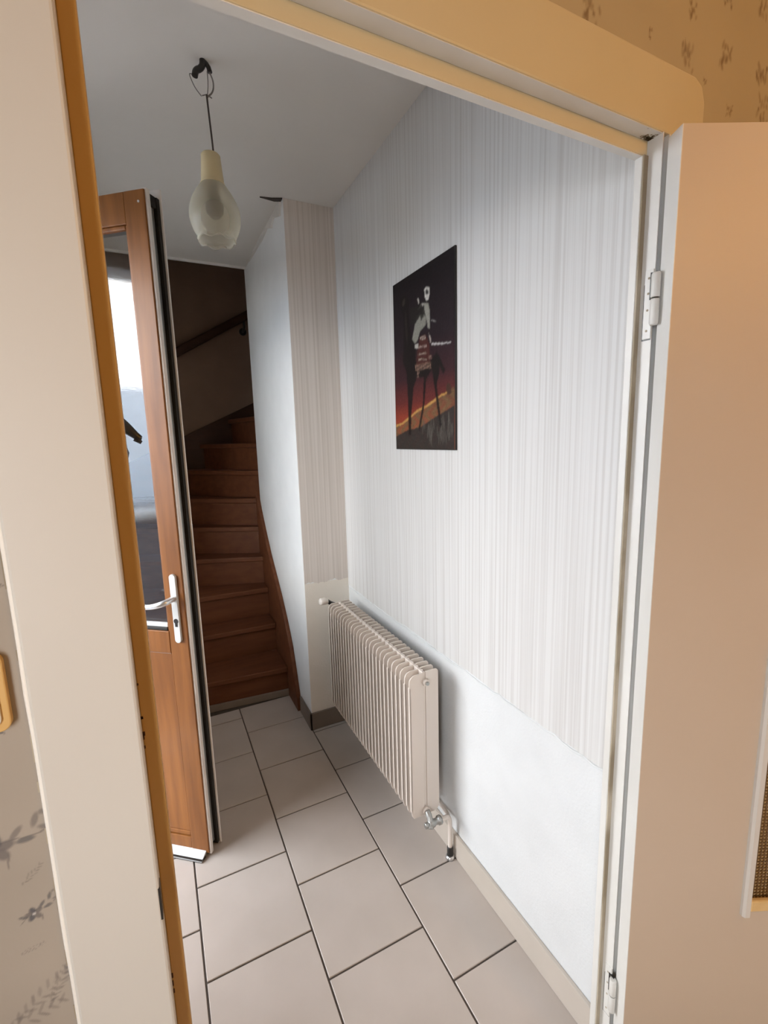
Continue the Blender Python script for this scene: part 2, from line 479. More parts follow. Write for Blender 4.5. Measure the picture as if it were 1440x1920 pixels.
# plain floor of the room in front
box('room_floor', (-0.75, -2.6, -0.003), (2.25, 0.497, 0.0), M_PLASTER, floor)

def wavy_sheet(name, y0, y1, z0, z1, face, m, parent, axis='y', seed=1, amp=0.006):
    """wallpaper hung on a wall, its lower edge cut unevenly; a 1.5 mm thick sheet"""
    r = random.Random(seed); n = 60
    w = [0]
    for i in range(n): w.append(w[-1]*0.8+r.uniform(-amp, amp)*0.6)
    pts = [(y0+(y1-y0)*i/n, z0+w[i]) for i in range(n+1)] + [(y1, z1), (y0, z1)]
    b = MB()
    b.prism(pts, face[0], face[1], 'x' if axis == 'y' else 'y')
    return b.build(name, m, parent)

wr = box('wall_right', (WX, YB, 0), (0.99, 2.175, CEIL), M_TEXWALL)
structure(wr, 'white hall wall right of the radiator with streaked wallpaper above a textured painted lower part', 'wall')
wavy_sheet('wallpaper', YB+0.001, 2.174, 0.742, CEIL, (WX-0.0016, WX), M_STRIPE, wr, seed=3)
# low seam ridge of filler where wallpaper ends
rdg = MB(); r_ = random.Random(8)
rdg.tube([(WX-0.001, 0.60+0.03*i, 0.738+r_.uniform(-.004, .004)) for i in range(53)], 0.0035, 6)
rdg.build('seam_ridge', M_TEXWALL, wr)

wp = box('wall_stair', (0.615, 2.175, 0), (0.99, 3.13, 4.2), M_STAIRBLOCK)
structure(wp, 'projecting wall block between the radiator corner and the wooden staircase', 'wall')
wavy_sheet('wallpaper', 0.6155, WX-0.002, 0.79, CEIL-0.001, (2.1735, 2.175), M_STRIPE_BEIGE, wp, axis='x', seed=5)
box('plaster', (0.6155, 2.1743, 0.0), (WX, 2.175, 0.79), M_TEXBEIGE, wp, label='beige textured lower plaster')
wavy_sheet('wallpaper', 2.1755, 3.128, 0.86, CEIL-0.001, (0.6138, 0.615), M_STAIRBLOCK, wp, seed=9)
# peeling strip where block and ceiling meet
pe = MB(); r_ = random.Random(2)
pts = [(2.20, CEIL), (2.22, CEIL-0.055), (2.33, CEIL-0.02), (2.38, CEIL-0.045), (2.47, CEIL-0.012), (2.6, CEIL-0.022), (2.95, CEIL-0.008), (2.95, CEIL)]
pe.prism(pts, 0.604, 0.6135, 'x').build('peeling_strip', M_CEIL, wp)
MB().prism([(0.52, 2.20), (0.57, 2.19), (0.612, 2.172), (0.612, 2.20), (0.585, 2.21)], CEIL-0.006, CEIL-0.001, 'z').build('ceiling_crack', M_CORD, wp, label='dark crack at the top corner')

ws = structure(box('baseboard_right', (WX-0.012, YB, 0.0), (WX-0.0005, 2.161, 0.093), M_SKIRT, bev=0.002),
               'beige tiled skirting along the foot of the white wall below the radiator', 'skirting')
bs = MB().box((0.604, 2.163, 0.0), (WX-0.013, 2.174, 0.093), 0.002).box((0.604, 2.163, 0.0), (0.6145, 2.36, 0.093), 0.002).build('baseboard_stair', M_SKIRT_DARK)
structure(bs, 'brown grey skirting round the foot of the wall block left of the radiator', 'skirting')

# left hall wall with the front door opening
wl = MB()
wl.box((-0.80, YB, 0), (-0.63, FD0, CEIL)).box((-0.80, FD1, 0), (-0.63, 2.62, CEIL)).box((-0.80, FD0, FDH), (-0.63, FD1, CEIL))
wl = structure(wl.build('wall_left', M_PLASTER), 'plain hall wall holding the front door opening, left of the doorway', 'wall')
fr = MB()
fr.box((-0.79, FD0-0.001, 0.0), (-0.66, FD0+0.035, FDH), 0.003).box((-0.79, FD1-0.03, 0.0), (-0.66, FD1+0.001, FDH), 0.003).box((-0.79, FD0+0.035, FDH-0.035), (-0.66, FD1-0.03, FDH+0.001), 0.003)
fr.build('door_frame', M_LACQ, wl)
box('threshold', (-0.80, FD0, -0.003), (-0.63, FD1, 0.012), M_METAL, wl)

wst = box('wall_stair_left', (-0.63, 2.57, 0), (-0.25, 4.05, 4.2), M_PLASTER)
structure(wst, 'plain wall closing the left side of the wooden staircase behind the front door', 'wall')
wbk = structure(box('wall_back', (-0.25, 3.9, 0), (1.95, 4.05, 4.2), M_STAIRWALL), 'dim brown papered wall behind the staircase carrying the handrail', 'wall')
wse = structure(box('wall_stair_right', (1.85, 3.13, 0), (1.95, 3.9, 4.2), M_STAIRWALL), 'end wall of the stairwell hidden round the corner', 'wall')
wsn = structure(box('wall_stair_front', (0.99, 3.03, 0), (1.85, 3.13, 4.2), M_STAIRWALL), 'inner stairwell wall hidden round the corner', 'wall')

ce = MB()
ce.box((-0.80, YF, CEIL), (0.99, 3.07, 4.2))
ce = structure(ce.build('ceiling', M_CEIL), 'plain grey white hall ceiling with a hook for the pendant lamp', 'ceiling')
box('edge_strip', (-0.25, 3.066, CEIL-0.012), (0.612, 3.078, CEIL+0.02), M_JAMB, ce, label='thin pale strip at the stairwell edge')
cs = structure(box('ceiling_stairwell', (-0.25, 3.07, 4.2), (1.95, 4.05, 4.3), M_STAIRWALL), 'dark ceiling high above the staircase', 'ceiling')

# room in front of the doorway
wf = MB()
wf.box((-0.75, 0.563, 0), (-0.115, YB, CEIL)).box((0.90, 0.563, 0), (2.25, YB, CEIL)).box((-0.115, 0.563, 2.06), (0.90, YB, CEIL))
wf = structure(wf.build('wall_front', M_PAPERBASE), 'flower printed wallpaper on the room wall around the doorway', 'wall')
GROUND = (0.36, 0.31, 0.255); DARK = (0.06, 0.062, 0.072); MID = (0.145, 0.125, 0.115)
fixL = [('s', -0.172, 1.090, 0.042, 0.25, True), ('s', -0.235, 1.30, 0.04, 0.6, True), ('s', -0.157, 1.000, 0.022, 0.5, True),
        ('f', -0.163, 0.895, 0.034, 0.6), ('f', -0.185, 0.868, 0.034, 0.2), ('f', -0.15, 0.90, 0.022, 1.1), ('s', -0.176, 1.212, 0.014, 0.3, True),
        ('s', -0.155, 1.375, 0.024, 1.4, True), ('f', -0.17, 0.955, 0.010, 0.2), ('s', -0.25, 0.70, 0.035, 0.4, True),
        ('s', -0.22, 1.60, 0.035, 0.4, True), ('s', -0.30, 1.1, 0.035, 2.4, True), ('f', -0.16, 1.045, 0.012, 0.8), ('s', -0.19, 1.8, 0.03, 1.0, True), ('f', -0.17, 0.66, 0.03, 0.9)]
wallpaper_sheet('wallpaper', -0.36, -0.115, 0.0, CEIL, 0.5622, 0.0015, fixL, 11, GROUND, DARK, MID, wf)
fixR = []
rr = random.Random(21)
for (x, z, s) in ((0.6405, 2.112, .024), (0.868, 2.122, .022), (0.978, 2.1525, .024), (1.095, 2.162, .024), (0.876, 2.192, .015), (0.972, 2.242, .015), (1.08, 2.262, .02), (1.105, 2.103, .024), (1.00, 2.072, .012), (0.921, 2.10, .008), (0.72, 2.20, .022), (0.77, 2.125, .008), (0.55, 2.16, .02)):
    fixR.append(('b', x, z, s*1.15, 0.0))
for i in range(24):
    fixR.append(('b', rr.uniform(0.0, 1.5), rr.uniform(2.3, 2.5), 0.022, 1.4)); 
for i in range(10): fixR.append(('b', rr.uniform(0.0, 0.45), rr.uniform(2.1, 2.3), 0.02, 1.4))
wallpaper_sheet('wallpaper', -0.115, 1.6, 2.0, CEIL, 0.5622, 0.0026, fixR, 12, (0.45, 0.36, 0.22), (0.17, 0.105, 0.05), (0.17, 0.11, 0.06), wf)  # same paper as the left sheet, warm bulb light mixed into ground and print
structure(box('wall_room_right', (2.25, -2.72, 0), (2.35, 0.60, CEIL), M_PLASTER), 'right wall of the room in front of the doorway, out of view', 'wall')
structure(box('wall_room_back', (-0.75, -2.72, 0), (2.25, -2.6, CEIL), M_PLASTER), 'room wall behind the viewer, out of view', 'wall')
WY0, WY1, WZ0, WZ1 = -1.05, -0.15, 0.65, 1.95
wk = MB()
wk.box((-0.87, -2.72, 0), (-0.75, WY0, CEIL)).box((-0.87, WY1, 0), (-0.75, 0.56, CEIL)).box((-0.87, WY0, 0), (-0.75, WY1, WZ0)).box((-0.87, WY0, WZ1), (-0.75, WY1, CEIL))
structure(wk.build('wall_room_left', M_PLASTER), 'left wall with a window of the room in front of the doorway, out of view', 'wall')
wd = empty('window_1', (-0.81, -0.6, WZ0)); structure(wd, 'window in the left wall of the room, out of view', 'window')
f_ = MB()
for a, b in (((-0.02, -0.45, 0), (0.02, 0.45, 0.06)), ((-0.02, -0.45, 1.24), (0.02, 0.45, 1.30)), ((-0.02, -0.45, 0.06), (0.02, -0.39, 1.24)), ((-0.02, 0.39, 0.06), (0.02, 0.45, 1.24))):
    f_.box(a, b, 0.003)
f_.build('window_frame', M_JAMB, wd)
box('pane', (-0.004, -0.39, 0.06), (0.004, 0.39, 1.24), M_WINGLASS, wd)
structure(box('ceiling_room', (-0.83, -2.72, CEIL), (2.35, YF, CEIL+0.1), M_PLASTER), 'ceiling of the room in front of the doorway, out of view', 'ceiling')

# ------------------------------------------------------------------ doorway frame
tr = empty('trim_1', (0, YF, 0)); structure(tr, 'painted door frame around the open doorway, cream on the left, with warm bulb light put into the colour along the top', 'door frame')
def fpart(name, a, b, m, bev=0.002, label=None):
    return box(name, (a[0], a[1]-YF, a[2]), (b[0], b[1]-YF, b[2]), m, tr, bev, label)
JX0, JX1, HZ = -0.0425, 0.8085, 1.990
fpart('casing', (-0.138, YF, 0), (JX0, YB, HZ), M_CREAM, 0.003, 'broad cream left upright')
b = MB()
b.prism([(-0.138, HZ), (0.915, HZ), (0.915, 2.060), (0.905, 2.083), (0.885, 2.092), (-0.138, 2.092)], 0, YB-YF, 'y', 0.003)
b.build('casing', M_HEADER, tr, 'cream head piece tinted with bulb light, with a rounded right corner')
b = MB(); r_ = random.Random(4)
b.tube([(-0.1385+r_.uniform(-.0006, .0006), 0.0055, 0.05*i) for i in range(42)], 0.0034, 8)
b.build('caulk_line', M_CAULK, tr, 'pale filler line between left upright and wallpaper')
b = MB()
for i in range(16):
    z = 0.75+0.055*i+r_.uniform(-.02, .02)
    b.box((-0.1428-r_.uniform(0, .0006), 0.0065, z), (-0.1412, 0.0074, z+r_.uniform(.01, .04)))
b.build('crack', M_SEAL, tr, 'thin cracks beside the left upright')['kind'] = 'stuff'
b = MB()      # right upright with a groove beside the lip
b.prism([(JX1, 0), (JX1+0.0018, 0), (JX1+0.0018, 0.020), (JX1+0.016, 0.020), (JX1+0.016, 0), (0.915, 0), (0.915, YB-YF), (JX1, YB-YF)], 0, HZ, 'z')
b.build('casing', M_JAMB, tr, 'white right upright with hinges')
fpart('stop', (JX0, 0.582, 0), (-0.0255, YB, 1.966), M_OCHRE, 0.0015, 'ochre varnished stop of the left upright')
fpart('stop', (0.7965, 0.582, 0), (JX1, YB, 1.966), M_JAMB, 0.0015)
fpart('seal', (0.7975, 0.5795, 0), (JX1, 0.582, 1.966), M_SEAL, 0.0, 'brown stained seal on the right stop')
fpart('stop', (JX0, 0.582, 1.966), (JX1, YB, HZ), M_HEADER, 0.0015)
fpart('stop_lit_underside', (JX0, 0.5835, 1.9648), (JX1, YB+0.0005, 1.966), M_JAMB, 0.0, 'thin white slab standing for hall light under the top stop')  # added slab, the cool hall light is put into its white
fpart('head_lit_underside', (JX0, YF+0.002, HZ-0.0008), (JX1, 0.582, HZ), M_JAMB, 0.0, 'thin white slab standing for cool light under the head piece')  # added slab, white because the bulb does not reach this underside
for (zz, h) in ((0.972, 0.03),):
    fpart('strike_notch', (JX0-0.002, 0.5555, 0.928), (JX0+0.0006, 0.571, 0.972), M_BLACK, 0.0, 'dark latch notch in the left upright')
b = MB(); r_ = random.Random(5)
for i in range(9):
    z = r_.choice([1.17, 1.2, 0.8])+r_.uniform(-.03, .03)
    b.box((JX0-0.001, 0.5815-YF, z), (JX0+0.0012+r_.uniform(0, .0015), 0.5823-YF, z+r_.uniform(.002, .008)))
b.build('paint_chip', M_STAIR_DARK, tr, 'dark paint chips on the left upright')['kind'] = 'stuff'
# dark smear of dirt in the upper right corner of the frame
b = MB(); r_ = random.Random(6)
for i in range(70):
    x = 0.8075-abs(r_.gauss(0, .011)); y_ = 0.5805-abs(r_.gauss(0, .007))
    if x < JX1-0.002 and 0.558 < y_ < 0.581: b.lathe([(r_.uniform(.0008, .0024), 0), (.0003, .0004)], (x, y_-YF, HZ-0.0012), 'z', 6)
b.build('dirt_speck', M_SEAL, tr, 'dirt in the upper right corner')['kind'] = 'stuff'

# ------------------------------------------------------------------ outside the front door
ex = structure(box('ground', (-14, -3, -0.3), (-0.80, 8, -0.06), M_GROUND), 'grey paving outside the front door', 'ground')
gw = box('garden_wall', (-3.25, -3, -0.06), (-3.05, 7, 0.83), M_GREYREND)
structure(gw, 'low grey garden wall outside, seen only as a reflection in the door glass', 'wall')
box('coping', (-3.29, -3, 0.83), (-3.01, 7, 0.89), M_COPING, gw)
structure(box('shade_canopy', (-1.45, 0.35, 2.42), (-0.80, 3.2, 2.55), M_GREYREND), 'grey canopy added outside to shade the front door, out of view', 'canopy')  # added slab that darkens the top of the open door
structure(box('wall_shade', (-1.7, 0.2, -0.06), (-0.80, 0.35, 3.2), M_GREYREND), 'grey wall added outside to keep sky light off the stairs, out of view', 'wall')  # added wall that blocks sky light heading through the glass to the stairs
structure(box('facade', (-12.5, -12, -0.3), (-12, 16, 3.0), M_FACADE), 'pale house front across the street, seen only as a reflection in the door glass', 'building')

# ================================================================== THINGS
# ------------------------------------------------------------------ staircase
st = empty('staircase', (0.1, 2.55, 0))
tag(st, 'varnished red brown wooden staircase turning right behind the white wall block', 'staircase')
def sw(mb, name, m, label=None):
    o = mb.build(name, m, st, label)
    o.location = (-0.1, -2.55, 0)
    return o
RISE = 0.1865
Rn = [(0.592, 2.545), (0.592, 2.785), (0.592, 2.945), (0.592, 3.045), (0.592, 3.135), (0.605, 3.175), (0.63, 3.19), (0.66, 3.195), (0.70, 3.195), (0.76, 3.195), (1.0, 3.195), (1.23, 3.195), (1.46, 3.195)]
Ln = [(-0.248, 2.615), (-0.248, 2.815), (-0.248, 2.99), (-0.248, 3.36), (-0.248, 3.60), (-0.24, 3.83), (0.10, 3.85), (0.325, 3.86), (0.55, 3.86), (0.78, 3.86), (1.0, 3.86), (1.23, 3.86), (1.46, 3.86)]
for k in range(12):
    z = RISE*(k+1)
    r0, l0, r1, l1 = Vector(Rn[k]), Vector(Ln[k]), Vector(Rn[k+1]), Vector(Ln[k+1])
    d = (r0-l0).normalized(); nrm = Vector((d.y, -d.x))     # towards the walker
    # shift riser back by 2.5 cm under the nosing
    pts = [l0, r0, r1 - nrm*0.03, l1 - nrm*0.03]
    if k == 5: pts = [l0, r0, r1 - nrm*0.02, Vector((0.12, 3.85)), Vector((-0.24, 3.85))]
    sw(MB().prism([(p.x, p.y) for p in pts], z-0.032, z, 'z', 0.006), 'tread', M_STAIR_WOOD)
    a, b = l0-nrm*0.025, r0-nrm*0.025
    a2, b2 = l0-nrm*0.045, r0-nrm*0.045
    sw(MB().prism([(p.x, p.y) for p in (a, b, b2, a2)], max(0.0, z-RISE), z-0.032, 'z'), 'riser', M_STAIR_WOOD)
prof = [(2.37, 0.0), (2.37, 0.075), (2.42, 0.21), (2.475, 0.345), (2.56, 0.47), (2.66, 0.585), (2.77, 0.69), (2.885, 0.80), (2.99, 0.93), (3.09, 1.06), (3.16, 1.18), (3.16, 0.45), (2.62, 0.0)]
sw(MB().prism(prof, 0.592, 0.6135, 'x', 0.003), 'stringer', M_STAIR_WOOD, 'curved stringer board on the white wall block')
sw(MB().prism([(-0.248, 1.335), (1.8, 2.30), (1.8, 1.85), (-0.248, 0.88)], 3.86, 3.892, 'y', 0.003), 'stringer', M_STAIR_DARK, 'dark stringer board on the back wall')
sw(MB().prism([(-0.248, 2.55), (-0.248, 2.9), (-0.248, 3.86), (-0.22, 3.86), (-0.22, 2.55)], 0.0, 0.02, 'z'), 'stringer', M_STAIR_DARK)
l0, r0 = Vector(Ln[0]), Vector(Rn[0]); d = (r0-l0).normalized(); nrm = Vector((d.y, -d.x))
q = [l0-nrm*0.012, r0-nrm*0.012, r0-nrm*0.025, l0-nrm*0.025]
sw(MB().prism([(p.x, p.y) for p in q], 0.0, 0.04, 'z', 0.002), 'plinth', M_SKIRT_DARK, 'grey brown tile strip at the foot of the lowest riser')
hb = [(0.245, 2.19), (0.78, 2.50)]
hr = empty('handrail', (0.1, 3.86, 2.1)); tag(hr, 'dark wooden handrail sloping up on the brown wall above the stairs', 'handrail')
sl = (2.50-2.19)/(0.78-0.245)
def hz(x): return 2.19+(x-0.245)*sl
b = MB(); 
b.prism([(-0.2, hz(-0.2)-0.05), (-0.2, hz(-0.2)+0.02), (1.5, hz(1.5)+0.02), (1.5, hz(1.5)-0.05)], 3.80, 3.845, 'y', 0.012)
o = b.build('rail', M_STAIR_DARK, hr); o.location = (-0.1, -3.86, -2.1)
for x in (0.15, 0.72, 1.2):
    b = MB(); b.tube([(x, 3.899, hz(x)-0.11), (x, 3.86, hz(x)-0.11), (x, 3.825, hz(x)-0.09), (x, 3.825, hz(x)-0.045)], 0.009, 8, 1).lathe([(0.028, 3.893), (0.028, 3.899)], (x, 0, hz(x)-0.11), 'y', 14)
    o = b.build('bracket', M_BLACK, hr); o.location = (-0.1, -3.86, -2.1)

# ------------------------------------------------------------------ front door (glazed leaf swung inwards)
FA = math.atan2(-0.63, 0.776)
fd = empty('door_2', (0.0465, 1.6245, 0), FA)
structure(fd, 'tall brown wooden front door with a glazed upper half, standing open into the hall', 'front door')
W = 0.86
def dl(u0, u1, t0, t1, z0, z1, name, m, bev=0.002, label=None, parent=fd):
    return box(name, (-u1, t0, z0), (-u0, t1, z1), m, parent, bev, label)
ZB, ZT = 0.016, 2.238
dl(0.0, 0.070, 0.0, 0.018, ZB, ZT, 'stile', M_DOOR_WOOD)
dl(W-0.070, W, 0.0, 0.018, ZB, ZT, 'stile', M_DOOR_WOOD)
dl(0.070, W-0.070, 0.0005, 0.018, 2.150, ZT, 'rail', M_DOOR_WOOD)
dl(0.072, W-0.072, 0.0005, 0.018, 0.790, 0.870, 'rail', M_DOOR_WOOD)
dl(0.070, W-0.070, 0.0005, 0.018, ZB, 0.070, 'rail', M_DOOR_WOOD)
dl(0.070, 0.079, 0.006, 0.020, 0.870, 2.150, 'bead', M_DOOR_WOOD, 0.003); dl(W-0.079, W-0.07, 0.006, 0.020, 0.870, 2.150, 'bead', M_DOOR_WOOD, 0.003)
dl(0.079, W-0.079, 0.006, 0.020, 2.138, 2.150, 'bead', M_DOOR_WOOD, 0.003)
dl(0.079, W-0.079, 0.004, 0.020, 0.870, 0.882, 'bead', M_RUBBER, 0.002, 'dark lower glazing strip')
dl(0.079, W-0.079, 0.007, 0.020, 0.882, 0.895, 'bead', M_WHITE_METAL, 0.002, 'pale strip standing for the sill reflection low in the glass')  # reflection of the sill built as a pale strip
dl(0.072, W-0.072, 0.018, 0.026, 0.882, 2.146, 'glass_pane', M_DOORGLASS, 0.0)
# lower panel of upright boards
pw = (W-0.144)/6
for i in range(6):
    dl(0.072+pw*i+0.0012, 0.072+pw*(i+1)-0.0012, 0.0055, 0.020, 0.092, 0.788, 'board', M_DOOR_WOOD, 0.002)
dl(0.072, W-0.072, 0.004, 0.018, 0.072, 0.090, 'rail', M_DOOR_WOOD, 0.004)
# core, edge strips and outer skin
dl(0.022, W-0.0, 0.018, 0.062, ZB+0.01, 0.80, 'core', M_METAL, 0.0)
dl(0.022, 0.070, 0.018, 0.062, 0.80, ZT-0.01, 'core', M_METAL, 0.0); dl(W-0.07, W, 0.018, 0.062, 0.80, ZT-0.01, 'core', M_METAL, 0.0)
dl(0.07, W-0.07, 0.018, 0.062, 2.15, ZT-0.01, 'core', M_METAL, 0.0)
dl(0.0035, 0.03, 0.0195, 0.0245, ZB+0.004, ZT-0.004, 'rubber_seal', M_RUBBER, 0.0)
dl(-0.006, 0.03, 0.005, 0.0195, ZB-0.006, ZT+0.004, 'edge_strip', M_LACQ, 0.002)
dl(0.012, 0.022, 0.0245, 0.034, ZB+0.02, ZT-0.02, 'groove', M_RUBBER, 0.0)
dl(0.006, 0.024, 0.034, 0.0465, ZB+0.012, ZT-0.035, 'lock_rail', M_METAL, 0.0015)
dl(-0.004, 0.024, 0.0490, 0.062, ZB-0.004, ZT-0.004, 'rubber_seal', M_RUBBER, 0.0)
dl(0.0, 0.03, 0.0245, 0.062, ZT-0.034, ZT-0.003, 'rubber_seal', M_RUBBER, 0.0)
dl(-0.010, 0.068, 0.0615, 0.068, ZB-0.012, ZT+0.025, 'outer_skin', M_LACQ, 0.002)
dl(W-0.068, W, 0.058, 0.068, ZB-0.012, ZT+0.025, 'outer_skin', M_LACQ, 0.002)
dl(0.068, W-0.068, 0.058, 0.068, ZB-0.012, 0.86, 'outer_skin', M_LACQ, 0.002)
dl(0.068, W-0.068, 0.058, 0.068, 2.16, ZT+0.025, 'outer_skin', M_LACQ, 0.002)
# lock cams and screws in the edge
b = MB()
for z in (0.31, 0.34, 1.07, 1.10, 1.13, 2.00, 2.03): b.box((-0.022, 0.027, z), (-0.004, 0.036, z+0.022), 0.002)
b.build('lock_cam', M_METAL, fd)
b = MB()
for z in (0.2, 0.5, 0.62, 0.74, 0.86, 0.92, 0.98, 1.2, 1.35, 1.5, 1.62, 1.78, 1.92): b.lathe([(0.0045, -0.0135), (0.003, -0.0105)], (0, 0.031, z), 'x', 8)
b.build('screw', M_STEEL, fd)
# weather bar: bent profile on the bottom edge
b = MB(); b.prism([(0.002, 0.026), (-0.004, 0.023), (-0.030, 0.009), (-0.030, 0.004), (-0.025, 0.004), (0.0, 0.016)], -W+0.02, -0.012, 'x')
b.build('weather_bar', M_WHITE_METAL, fd, 'pale metal drip bar at the foot')
b = MB(); b.box((-W+0.02, -0.03, 0.002), (-0.012, -0.004, 0.012)); b.build('brush_seal', M_RUBBER, fd)
b = MB(); b.lathe([(0.0035, -0.002), (0.0035, 0.0005)], (-0.02, 0, 2.205), 'y', 8); b.build('nail', M_STEEL, fd)
# handle
hp = MB()
n = 16; w2, h2 = 0.0115, 0.120
zc = 0.955; pts = []
for i in range(n+1):
    a = math.pi*i/n; pts.append((-0.032+w2*math.cos(a), zc+h2-w2+w2*math.sin(a)))
for i in range(n+1):
    a = math.pi+math.pi*i/n; pts.append((-0.032+w2*math.cos(a), zc-h2+w2+w2*math.sin(a)))
hp.prism(pts, -0.009, 0.0005, 'y', 0.002)
hp = hp.build('handle_plate', M_WHITE_METAL, fd)
b = MB(); b.tube([(-0.032, -0.006, 0.992), (-0.032, -0.030, 0.992), (-0.036, -0.048, 0.990), (-0.055, -0.056, 0.984), (-0.085, -0.058, 0.977), (-0.12, -0.057, 0.975), (-0.155, -0.054, 0.975)], [0.010, 0.010, 0.010, 0.0095, 0.0085, 0.009, 0.0095], 12, 2)
b.build('lever', M_STEEL, hp)
b = MB(); b.lathe([(0.0085, -0.0102), (0.0085, -0.009)], (-0.032, 0, 0.913), 'y', 14).box((-0.0365, -0.0101, 0.893), (-0.0275, -0.0088, 0.913)); b.build('keyhole', M_BLACK, hp)

# ------------------------------------------------------------------ interior door leaf folded back against the room wall
LX, LY = 0.7985, 0.515
la = math.atan2(-0.423, 0.906)
ld = empty('door_1', (LX, LY, 0), la)
structure(ld, 'beige interior door with white hinge edge and amber glass, swung open at the right', 'door')
TH = 0.036
box('stile', (0.0, 0, 0.008), (0.236, TH, 1.978), M_LEAF, ld)
box('stile', (0.594, 0, 0.008), (0.83, TH, 1.978), M_LEAF, ld)
box('rail', (0.236, 0, 0.008), (0.594, TH, 0.506), M_LEAF, ld)
box('rail', (0.236, 0, 1.75), (0.594, TH, 1.978), M_LEAF, ld)
box('edge_facing', (-0.0012, 0.0, 0.008), (0.0, TH, 1.978), M_JAMB, ld, 0.0, 'white painted hinge edge')
b = MB(); b.prism([(0.230, 0.003), (0.230, -0.006), (0.234, -0.010), (0.244, -0.010), (0.247, -0.006), (0.247, 0.003)], 0.500, 1.76, 'z'); b.build('bead', M_BEADWHITE, ld, 'white upright glazing bead')
b = MB(); b.prism([(0.583, 0.003), (0.583, -0.006), (0.587, -0.010), (0.597, -0.010), (0.600, -0.006), (0.600, 0.003)], 0.500, 1.76, 'z'); b.build('bead', M_BEADWHITE, ld)
box('bead', (0.2475, -0.006, 0.508), (0.5825, 0.004, 0.534), M_BEADWOOD, ld, 0.003, 'pale wooden lower glazing bead')
box('bead', (0.2475, -0.006, 1.726), (0.5825, 0.004, 1.750), M_BEADWOOD, ld, 0.003)
box('glass_pane', (0.236, 0.008, 0.506), (0.594, 0.014, 1.75), M_AMBER, ld)
# hinges: leaf plate on the jamb, two knuckles at the edge, screws
Rl = Matrix.Rotation(-la, 4, 'Z')
def to_leaf(x, y, z): 
    v = Rl @ Vector((x-LX, y-LY, 0)); return (v.x, v.y, z)
for (z0, z1) in ((1.662, 1.778), (0.190, 0.318)):
    hg = MB()
    t = bmesh.new()
    hg.box((JX1-0.0022, 0.5555, z0), (JX1+0.0003, 0.571, z1), 0.0008)
    o = hg.build('hinge', M_JAMB, ld, 'white painted hinge')
    o.matrix_parent_inverse = (Matrix.Translation((LX, LY, 0)) @ Matrix.Rotation(la, 4, 'Z')).inverted()
    k = MB(); zm = (z0+z1)/2+0.006
    kx, ky = 0.8035, 0.5485
    P = to_leaf(kx, ky, 0)
    k.lathe([(0.0068, zm+0.0022), (0.0075, zm+0.004), (0.0075, zm+0.040), (0.006, zm+0.043)], (P[0], P[1], 0), 'z', 14)
    k.lathe([(0.006, zm-0.043), (0.0075, zm-0.040), (0.0075, zm-0.002), (0.0068, zm)], (P[0], P[1], 0), 'z', 14)
    k.build('knuckle', M_JAMB, o)
    o.children[0].matrix_parent_inverse = o.matrix_parent_inverse.inverted()
    k2 = MB(); k2.lathe([(0.0058, zm-0.001), (0.0058, zm+0.0035)], (P[0], P[1], 0), 'z', 12)
    k2.build('pin', M_BLACK, o); o.children[1].matrix_parent_inverse = o.matrix_parent_inverse.inverted()
    s_ = MB()
    for q_ in (0.12, 0.42, 0.66, 0.88):
        s_.lathe([(0.0020, JX1-0.0028), (0.0020, JX1-0.002)], (0, 0.5635, z0+(z1-z0)*q_), 'x', 10)
    s_.build('screw', M_SEAL, o)
    gl = MB()
    gl.box((JX1-0.0016, 0.5708, z0-0.002), (JX1-0.0002, 0.5722, z1*0.8+z0*0.2)).box((JX1-0.0009, 0.556, z0-0.0022), (JX1-0.0002, 0.572, z0-0.0002))
    gl.box((JX1-0.0042, 0.5583, zm+0.001), (JX1-0.0005, 0.5600, zm+0.046)).box((JX1-0.0042, 0.5480, zm+0.0435), (JX1-0.0005, 0.5600, zm+0.0455)).box((JX1-0.006, 0.5445, zm-0.001), (JX1-0.0005, 0.5560, zm+0.0012))
    gl.build('gap_shade', M_BLACK, o)  # black boxes standing for the shade in the hinge gaps

# ------------------------------------------------------------------ radiator
rd = empty('radiator', (0.74, 1.63, 0.19))
tag(rd, 'cream panel radiator with rows of upright fins hung low on the white wall', 'radiator')
RX0, RXC, RX1, RY0, RY1, RZ0, RZ1 = 0.683, 0.741, 0.796, 1.240, 2.025, 0.192, 0.724
def rp(mb, name, m, label=None):
    o = mb.build(name, m, rd, label); o.location = (-0.74, -1.63, -0.19); return o
def fin_profile(front):
    if front: x0, x1 = RX0, RXC-0.005
    else: x0, x1 = RX1, RXC+0.005
    s = 1 if front else -1
    top = RZ1 if front else RZ1+0.004
    p = [(x1, RZ0), (x0+s*0.010, RZ0), (x0+s*0.003, RZ0+0.012), (x0, RZ0+0.03)]
    c = 0.024 if front else 0.012
    for i in range(6):
        a = i/5*math.pi/2
        p.append((x0+s*c*(1-math.cos(a)), top-c+c*math.sin(a)))
    p.append((x1, top))
    return p
N = 26
ff = fb = None
for i in range(N):
    y = RY0 + (RY1-RY0)*i/(N-1)
    if ff is None:
        b = MB(); b.prism(fin_profile(True), -0.0026, 0.0026, 'y', 0.0012)
        # folded lip on the outer edge
        b.prism([(RX0-0.001, RZ0+0.03), (RX0+0.006, RZ0+0.03), (RX0+0.006, RZ1-0.04), (RX0-0.001, RZ1-0.04)], -0.0026, 0.0055, 'y', 0.001)
        ff = rp(b, 'fin', M_RAD); o1 = ff
        b = MB(); b.prism(fin_profile(False), -0.0026, 0.0026, 'y', 0.0012); fb = rp(b, 'fin', M_RAD); o2 = fb
    else:
        o1 = ff.copy(); o2 = fb.copy()
        for o in (o1, o2): COL.objects.link(o)
    for o in (o1, o2): o.location = (-0.74, -1.63+y, -0.19)
